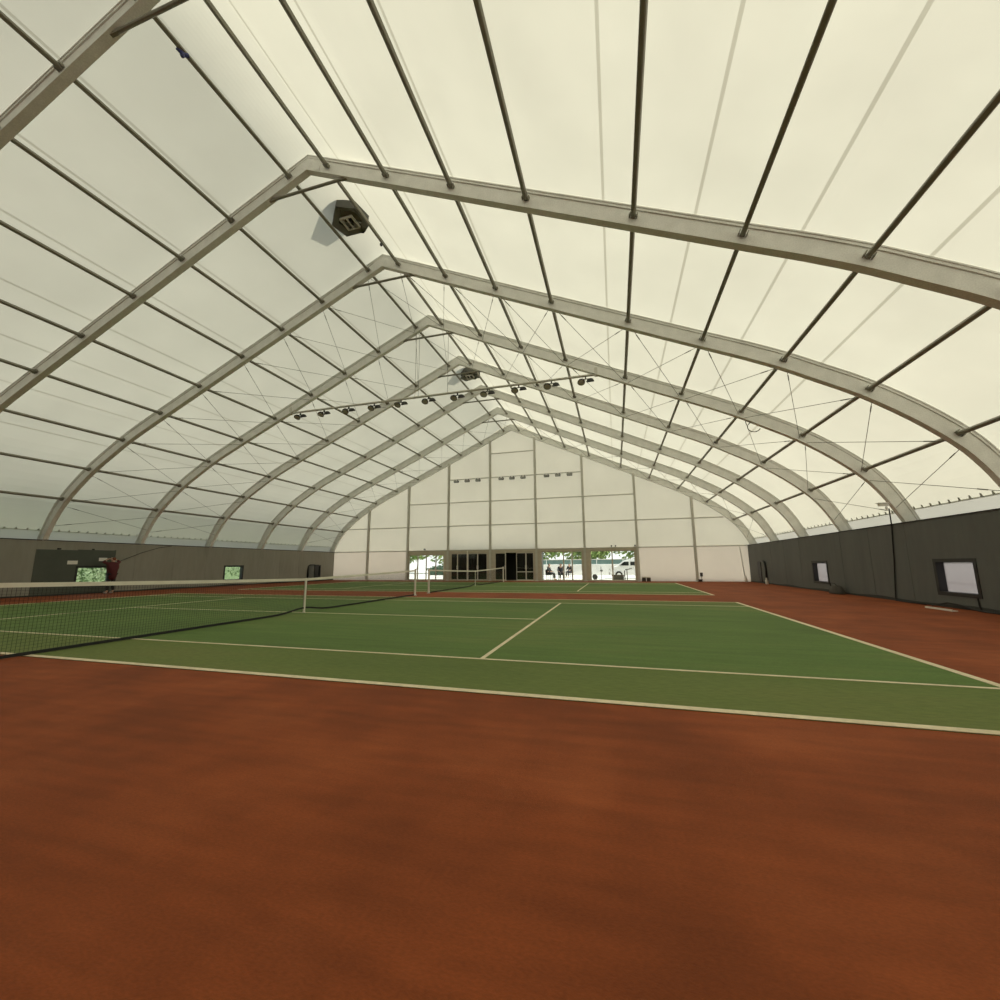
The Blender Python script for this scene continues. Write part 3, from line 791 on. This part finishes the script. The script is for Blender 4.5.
# ------------------------------------------------------------------ people
def skin_mesh(name, verts, edges, radii, mat, parent, sub=2):
    off = Vector(parent['_o'])
    me = bpy.data.meshes.new(name); me.from_pydata([tuple(Vector(v) - off) for v in verts], edges, []); me.materials.append(mat)
    o = bpy.data.objects.new(name, me); COL.objects.link(o); o.parent = parent; o['_o'] = parent['_o']
    bpy.context.view_layer.update()
    sk = o.modifiers.new('skin', 'SKIN'); sk.use_smooth_shade = True
    lay = me.skin_vertices[0] if len(me.skin_vertices) else None
    if lay is None:
        bm = bmesh.new(); bm.from_mesh(me); bm.verts.layers.skin.verify(); bm.to_mesh(me); bm.free(); lay = me.skin_vertices[0]
    for i, r in enumerate(radii):
        lay.data[i].radius = r if isinstance(r, tuple) else (r, r); lay.data[i].use_root = (i == 0)
    s = o.modifiers.new('sub', 'SUBSURF'); s.levels = sub; s.render_levels = sub
    return o


def figure(root, J, top_mat, leg_mat, hair_mat, shoe_mat, fingers=True, long=0):
    """J: joint positions; one continuous skinned body, clothing and hair as children of the person"""
    V = []; R = []; E = []
    def add(p, r, par=None):
        V.append(Vector(p)); R.append(r); i = len(V) - 1
        if par is not None: E.append((par, i))
        return i
    pel = add(J['pelvis'], (.135, .105)); ch0 = add(J['waist'], (.125, .10), pel); ch1 = add(J['chest'], (.155, .115), ch0); nk = add(J['neck'], .055, ch1)
    hd = add(J['head'], (.075, .085), nk); add(J['crown'], (.07, .08), hd)
    add(Vector(J['head']) + Vector(J['face']) * .105 + Vector((0, 0, -.015)), .016, hd)        # nose
    for s in ('L', 'R'):
        sh = add(J['sh' + s], .062, ch1); el = add(J['el' + s], .043, sh); wr = add(J['wr' + s], .030, el)
        pm = add(J['ha' + s], (.038, .020), wr)
        if fingers:
            d = (Vector(J['ha' + s]) - Vector(J['wr' + s])).normalized(); sd = d.cross(Vector((.3, .4, 1))).normalized(); cu = d.cross(sd)
            for k, ln in enumerate((.070, .078, .072, .056)):
                b = Vector(J['ha' + s]) + sd * (.026 * (k - 1.5)) + d * .035
                q = add(b, .0095, pm); q = add(b + d * ln * .55 + cu * .008, .0088, q); add(b + d * ln + cu * .03, .008, q)
            b = Vector(J['ha' + s]) - sd * .045 - d * .01; q = add(b, .0105, pm); add(b - sd * .02 + d * .045, .009, q)
        hp = add(J['hip' + s], .088, pel); kn = add(J['kn' + s], .058, hp); an = add(J['an' + s], .040, kn); add(J['toe' + s], (.038, .026), an)
    skin_mesh('body', V, E, R, M['skin'], root)
    for ears in (1,):
        mb = MB(); h = Vector(J['head']); f = Vector(J['face']).normalized(); sd = f.cross(Vector((0, 0, 1))).normalized()
        for s in (-1, 1):
            mb.lathe([(.004, -.03), (.022, -.018), (.026, .0), (.022, .02), (.004, .03)], h + sd * s * .083, 8)
        for s in (-1, 1): mb.lathe([(.002, -.010), (.011, .0), (.002, .010)], h + f * .083 + sd * s * .032 + Vector((0, 0, .02)), 8)
        mb.lathe([(.003, -.006), (.022, 0), (.003, .006)], h + f * .084 + Vector((0, 0, -.055)), 8)
        mb.build('face_features', M['skin'], root)
    # top
    V = []; R = []; E = []
    z0 = add(Vector(J['pelvis']) + Vector((0, 0, -.05 - .27 * long)), (.165 + .06 * long, .13 + .07 * long)); a = add(J['pelvis'], (.160 + .05 * long, .128 + .05 * long), z0); b = add(J['waist'], (.150 + .08 * long, .125 + .09 * long), a); c = add(J['chest'], (.180 + .07 * long, .138 + .07 * long), b); add(Vector(J['chest']).lerp(Vector(J['neck']), .6), .085, c)
    for s in ('L', 'R'):
        q = add(J['sh' + s], .080, c); q = add(J['el' + s], .060, q); add(Vector(J['el' + s]).lerp(Vector(J['wr' + s]), .72), .046, q)
    skin_mesh('top', V, E, R, top_mat, root)
    V = []; R = []; E = []
    a = add(J['pelvis'], (.152, .122))
    for s in ('L', 'R'):
        q = add(J['hip' + s], .104, a); q = add(J['kn' + s], .078, q); add(Vector(J['kn' + s]).lerp(Vector(J['an' + s]), .9), .060, q)
    skin_mesh('trousers', V, E, R, leg_mat, root)
    f = Vector(J['face']).normalized()
    V = []; R = []; E = []
    h = Vector(J['head']); a = add(Vector(J['crown']) + Vector((0, 0, .012)) - f * .012, (.086, .092)); b = add(h - f * .038 + Vector((0, 0, .02)), (.084, .07), a); add(h - f * .055 + Vector((0, 0, -.07)), .055, b)
    skin_mesh('hair', V, E, R, hair_mat, root)
    for s in ('L', 'R'):
        V = []; R = []; E = []
        a = add(Vector(J['an' + s]) + Vector((0, 0, -.045)), (.05, .045)); add(Vector(J['toe' + s]) + Vector((0, 0, .005)), (.046, .035), a)
        skin_mesh('shoe', V, E, R, shoe_mat, root, 1)


def at(o, d): return {k: (Vector(v) + Vector(o) if k != 'face' else Vector(v)) for k, v in d.items()}
# person in maroon by the left wall, facing the wall window, both hands raised to the head
px, py = WL + .75, 14.42
J = at((px, py, 0), dict(pelvis=(0, 0, .93), waist=(.0, .0, 1.10), chest=(-.02, 0, 1.32), neck=(-.03, 0, 1.52), head=(-.05, 0, 1.64), crown=(-.05, 0, 1.72), face=(-.80, -.45, 0),
    shL=(-.03, -.19, 1.43), elL=(-.22, -.30, 1.49), wrL=(-.29, -.14, 1.61), haL=(-.27, -.07, 1.65), shR=(-.03, .19, 1.43), elR=(-.12, .34, 1.51), wrR=(-.20, .18, 1.64), haR=(-.20, .11, 1.69),
    hipL=(0, -.09, .88), hipR=(0, .09, .88), knL=(-.02, -.11, .49), knR=(-.03, .11, .49), anL=(.02, -.12, .085), anR=(.02, .12, .085), toeL=(-.15, -.17, .035), toeR=(-.15, .08, .035)))
root = thing('person', (px, py, 0), 'person in a maroon top with auburn hair, hands raised, by the left wall', 'person')
figure(root, J, M['maroon'], M['darkcloth'], M['hair'], M['shoe'], True, 1)


def seat_chair(x, y, face, lab):
    root = thing('folding_chair', (x, y, 0), lab, 'chair', 'dark chairs outside the doors')
    f = Vector(face).normalized(); s = Vector((-f.y, f.x, 0)); c = Vector((x, y, 0))
    def bx(mb, u0, u1, v0, v1, z0, z1):
        mb.grid([[c + f * u + s * v + Vector((0, 0, z)) for u, v in ((u0, v0), (u1, v0), (u1, v1), (u0, v1))] for z in (z0, z1)], 0, True, True)
    mb = MB(); bx(mb, -.2, .2, -.21, .21, .40, .44); mb.build('seat', M['darkcloth'], root)
    mb = MB(); bx(mb, -.24, -.20, -.21, .21, .44, .85); mb.build('backrest', M['darkcloth'], root)
    for u in (-.19, .17):
        for v in (-.2, .18):
            mb = MB(); bx(mb, u, u + .025, v, v + .025, 0, .40); mb.build('leg', M['black'], root)


def sitter(x, y, face, lab, mat):
    f = Vector(face).normalized(); s = Vector((-f.y, f.x, 0))
    def P_(u, v, z): return f * u + s * v + Vector((0, 0, z))
    J = at((x, y, 0), dict(pelvis=P_(-.06, 0, .56), waist=P_(-.07, 0, .72), chest=P_(-.05, 0, .93), neck=P_(-.02, 0, 1.11), head=P_(.02, 0, 1.22), crown=P_(.02, 0, 1.30), face=f,
        shL=P_(-.04, .18, 1.02), elL=P_(.04, .25, .77), wrL=P_(.25, .18, .68), haL=P_(.33, .15, .67), shR=P_(-.04, -.18, 1.02), elR=P_(.04, -.25, .77), wrR=P_(.25, -.18, .68), haR=P_(.33, -.15, .67),
        hipL=P_(0, .10, .55), hipR=P_(0, -.10, .55), knL=P_(.42, .13, .53), knR=P_(.42, -.13, .53), anL=P_(.44, .13, .09), anR=P_(.44, -.13, .09), toeL=P_(.60, .14, .035), toeR=P_(.60, -.14, .035)))
    root = thing('person', (x, y, 0), lab, 'person', 'people sitting outside the glass doors')
    figure(root, J, mat, M['darkcloth'], M['hairdark'], M['darkcloth'], False)
for x, y, face, lab in ((2.95, 33.35, (1, -.2, 0), 'left one behind the fourth doors'), (3.85, 33.7, (.3, -1, 0), 'middle one behind the fourth doors'), (3.75, 41.0, (-.4, -1, 0), 'farther out on the bright yard')):
    seat_chair(x, y, face, 'dark chair outside under a seated person, ' + lab)
    sitter(x, y, face, 'seated person in dark clothes outside, ' + lab, M['darkcloth'] if x < 3 or y > 40 else M['navycloth'])

# ------------------------------------------------------------------ outdoors
mb = MB(); mb.box((-60, YB + .11, -.16), (70, 110, -.02)); mb.box((WR + .95, -40, -.16), (70, YB + .11, -.02))
struct(mb.build('ground', M['concrete'], origin=(0, 0, 0)))
mb = MB(); mb.box((-70, -40, -.16), (WL - .95, YB + .10, -.02)); g = mb.build('lawn', M['lawn'], origin=(0, 0, 0)); g['kind'] = 'structure'
# pale paving strip next to the left wall
mb = MB(); mb.box((WL - 2.6, 5, -.02), (WL - .95, YB, .0)); struct(mb.build('path', M['concrete']))


def leaf_cloud(mb, c, rx, ry, rz, n, size):
    for _ in range(n):
        while True:
            u = Vector((random.uniform(-1, 1), random.uniform(-1, 1), random.uniform(-1, 1)))
            if .25 < u.length < 1: break
        p = Vector(c) + Vector((u.x * rx, u.y * ry, u.z * rz))
        a = Vector((random.gauss(0, 1), random.gauss(0, 1), random.gauss(0, 1))).normalized(); b = a.orthogonal().normalized(); d = a.cross(b)
        s = size * random.uniform(.6, 1.3)
        mb.face([p - b * s, p - d * s * .5, p + b * s, p + d * s * .5])


def tree(x, y, h, r, lab, group='trees beyond the yard'):
    root = thing('garden_tree', (x, y, 0), lab, 'tree', group)
    mb = MB(); mb.tube([(x, y, -.02), (x + .1, y, h * .3), (x, y, h * .7)], .2, 8, rs=[.26, .2, .08])
    for k in range(4):
        a = k * 1.6; mb.tube([(x + .05, y, h * .35), (x + r * .6 * math.cos(a), y + r * .6 * math.sin(a), h * .62)], .07, 6)
    mb.build('trunk', M['bark'], root)
    mb = MB(); leaf_cloud(mb, (x, y, h * .58), r, r, h * .42, 1700, .30)
    for k in range(5):
        a = k * 1.3; leaf_cloud(mb, (x + r * .7 * math.cos(a), y + r * .7 * math.sin(a), h * (.45 + .08 * k)), r * .5, r * .5, h * .18, 260, .32)
    mb.build('crown', M['leaf'], root)
for x, y, h, r, lab in ((-27, 64, 8, 4.0, 'leafy tree at the left end of the row beyond the yard'), (-17.8, 61, 8, 4.0, 'leafy tree beyond the yard, seen through the leftmost glass doors'), (-10.0, 56, 7, 3.4, 'lower leafy tree beyond the leftmost glass doors'),
                        (-3, 62, 8, 3.6, 'leafy tree beyond the yard behind the fourth doors, left one'), (4.2, 56, 7, 3.2, 'leafy tree beyond the yard behind the fourth doors, right one'),
                        (11, 63, 8.5, 3.9, 'leafy tree beyond the yard behind the rightmost doors'), (17.5, 57, 7, 3.2, 'leafy tree beyond the yard at the right end of the row')):
    tree(x, y, h, r, lab)
# low white garden wall and teal mesh fence far across the yard
mb = MB(); mb.box((-3, 50, -.02), (24, 50.3, 1.15)); mb.box((-3.05, 49.95, 1.15), (24.05, 50.35, 1.22))
tag(mb.build('garden_wall', M['stone']), 'long low white garden wall across the bright yard', 'garden wall')
root = thing('mesh_fence', (8, 50.15, 1.22), 'teal screen fence standing on the low white garden wall', 'fence')
mb = MB(); mb.box((-3, 50.13, 1.25), (24, 50.17, 1.78)); mb.build('fence_screen', M['screen'], root)
mb = MB(); mb.box((-3, 50.10, 1.78), (24, 50.2, 1.85)); mb.build('fence_rail', M['doorlight'], root)
for k in range(10):
    x = -3 + k * 3; mb = MB(); mb.tube([(x, 50.15, 1.22), (x, 50.15, 1.9)], .04, 8); mb.build('fence_post', M['alu'], root)
# hedge in front of the left doors and hedges outside the left wall
mb = MB(); leaf_cloud(mb, (-11, 50, .7), 5, .8, .7, 2600, .16); mb.box((-15.5, 49.6, -.02), (-6.5, 50.4, .9))
tag(mb.build('garden_hedge', M['leaf2']), 'trimmed green hedge outside beyond the leftmost glass doors', 'hedge')
for i, (y, lab) in enumerate(((20, 'green hedge outside the left wall behind the board window'), (33, 'green hedge outside the left wall behind the farther window'))):
    mb = MB(); leaf_cloud(mb, (WL - 9, y, .9), .9, 6.1, 1.0, 5200, .10); mb.box((WL - 9.5, y - 6, -.02), (WL - 8.5, y + 6, 1.5))
    tag(mb.build('lawn_hedge', M['leaf3']), lab, 'hedge', 'hedges on the lawn')
# white building wall to the right outside
mb = MB(); mb.box((WR + 7, 5, -.02), (WR + 7.3, 60, 3.2)); mb.box((WR + 6.95, 5, 3.2), (WR + 7.35, 60, 3.3))
tag(mb.build('boundary_wall', M['stone']), 'tall white boundary wall seen through the right wall windows', 'boundary wall')
for y, z, lab in ((15.7, .62, 'dark rail outside the nearest right wall window'), (24.6, .62, 'dark rail outside the farther right wall window')):
    root = thing('outdoor_rail', (WR + 1.3, y + 1, 0), lab, 'rail', 'rails outside the right windows')
    mb = MB(); mb.tube([(WR + 1.3, y - 1.8, z - .1), (WR + 1.3, y + 3.4, z + .05)], .04, 8); mb.build('rail_bar', M['black'], root)
    for yy in (y - 1.8, y + 3.4):
        mb = MB(); mb.tube([(WR + 1.3, yy, -.02), (WR + 1.3, yy, z - .02)], .025, 8); mb.build('rail_post', M['black'], root)

# white van parked outside the right-hand doors
root = thing('van', (9.9, 38.2, 0), 'white van parked on the bright yard behind the rightmost glass doors', 'van')
prof = [(-2.1, .30), (-2.15, .70), (-1.95, .98), (-1.45, 1.10), (-.95, 1.52), (-.6, 1.62), (2.1, 1.64), (2.2, 1.5), (2.22, .40), (2.1, .28)]
mb = MB(); xc, yc = 9.75, 38.3
mb.grid([[(xc + u * 1.0, yc + w, z) for u, z in prof] for w in (-.80, .80)], 0, True, True)
o = mb.build('van_body', M['carpaint'], root)
bv = o.modifiers.new('bevel', 'BEVEL'); bv.width = .07; bv.segments = 3
for w in (-.81, .81):
    for q in ([(-1.28, 1.12), (-.88, 1.44), (-.50, 1.44), (-.50, 1.12)], [(-.36, 1.12), (-.36, 1.44), (.06, 1.44), (.06, 1.12)]):
        mb = MB(); mb.grid([[(xc + u, yc + w + d, z) for u, z in q] for d in (-.01, .01)], 0, True, True); mb.build('side_window', M['carglass'], root)
    for u in (-1.35, 1.35):
        mb = MB(); mb.lathe([(.20, -.10), (.32, -.09), (.32, .09), (.20, .10)], (xc + u, yc + w * .95, .31), 20, axis=(0, 1, 0)); t_ = mb.build('wheel', M['tyre'], root)
        mb = MB(); mb.lathe([(.02, -.11), (.17, -.105), (.17, .105), (.02, .11)], (xc + u, yc + w * .95, .31), 14, axis=(0, 1, 0)); mb.build('hub_cap', M['alu'], t_)
mb = MB(); mb.box((xc - 2.2, yc - .72, .34), (xc - 2.12, yc + .72, .52)); mb.build('bumper', M['ventgrey'], root)
mb = MB(); mb.box((xc - 2.17, yc - .7, .72), (xc - 2.06, yc - .42, .84)); mb.build('head_lamp', M['lampglass'], root)
# dark planter trough and bent pipe rail before the car
root = thing('planter_trough', (8.2, 34.6, 0), 'low dark planter trough outside the rightmost glass doors', 'planter')
mb = MB(); mb.box((7.85, 34.4, -.02), (8.75, 34.8, .36)); mb.box((7.81, 34.36, .32), (8.79, 34.84, .38)); mb.build('trough_body', M['bag'], root)
mb = MB(); mb.box((7.95, 34.5, .38), (8.65, 34.7, .40)); mb.build('soil', M['bark'], root)
root = thing('pipe_rail', (8.95, 34.3, 0), 'dark bent pipe rail outside the rightmost glass doors', 'pipe rail')
mb = MB(); mb.tube([(8.82, 34.3, -.02), (8.82, 34.3, .72), (8.90, 34.3, .82), (9.2, 34.3, .86), (9.42, 34.3, .90)], .045, 8); mb.build('pipe_bend', M['ventdark'], root, smooth=True)
mb = MB(); mb.tube([(9.0, 34.3, -.02), (9.0, 34.3, .80)], .04, 8); mb.build('pipe_leg', M['ventdark'], root)
root = thing('sign_stand', (7.0, 34.6, 0), 'thin dark stand with small plate outside the rightmost doors', 'stand')
mb = MB(); mb.tube([(7.0, 34.6, 0), (7.0, 34.6, 1.05)], .022, 8); mb.build('stand_pole', M['black'], root)
mb = MB(); mb.box((6.92, 34.55, .66), (7.12, 34.65, .80)); mb.build('stand_plate', M['ventdark'], root)
mb = MB(); mb.lathe([(.16, -.02), (.16, .01), (.03, .02)], (7.0, 34.6, 0), 14); mb.build('stand_base', M['black'], root)
mb = MB(); mb.lathe([(.10, -.09), (.20, -.085), (.24, 0), (.20, .085), (.10, .09)], (6.45, 35.6, .20), 16, axis=(.3, 1, .2))  # dark round shape of unclear kind, modelled as a tyre
tag(mb.build('loose_tyre', M['tyre']), 'round dark tyre tipped on its side outside the rightmost doors', 'tub')

# ------------------------------------------------------------------ light: sun over the right slope, sky
W = bpy.data.worlds.new('world'); SC.world = W; W.use_nodes = True
nt = W.node_tree; nt.nodes.clear()
out = nt.nodes.new('ShaderNodeOutputWorld'); bg = nt.nodes.new('ShaderNodeBackground')
tc = nt.nodes.new('ShaderNodeTexCoord'); sp = nt.nodes.new('ShaderNodeSeparateXYZ'); rp = nt.nodes.new('ShaderNodeValToRGB')
rp.color_ramp.elements[0].position = .0; rp.color_ramp.elements[0].color = (1, .985, .94, 1)
rp.color_ramp.elements[1].position = .8; rp.color_ramp.elements[1].color = (.40, .47, .56, 1)
e = rp.color_ramp.elements.new(.25); e.color = (.80, .84, .86, 1)
bg.inputs['Strength'].default_value = .85
nt.links.new(tc.outputs['Generated'], sp.inputs[0]); nt.links.new(sp.outputs['Z'], rp.inputs['Fac'])
nt.links.new(rp.outputs['Color'], bg.inputs['Color']); nt.links.new(bg.outputs[0], out.inputs['Surface'])
sd = bpy.data.lights.new('sun', 'SUN'); sd.energy = 4.2; sd.angle = math.radians(1.0); sd.color = (1, .95, .86)
so = bpy.data.objects.new('sun', sd); COL.objects.link(so)
el = math.radians(56)
dirv = Vector((math.cos(el), -.06, math.sin(el)))
so.rotation_euler = dirv.to_track_quat('Z', 'Y').to_euler(); so.location = (40, 10, 50)

SC.view_settings.view_transform = 'Standard'; SC.view_settings.look = 'None'; SC.view_settings.gamma = 1; SC.view_settings.use_curve_mapping = False
SC.view_settings.exposure = 0.87
for o in bpy.data.objects:
    if '_o' in o: del o['_o']
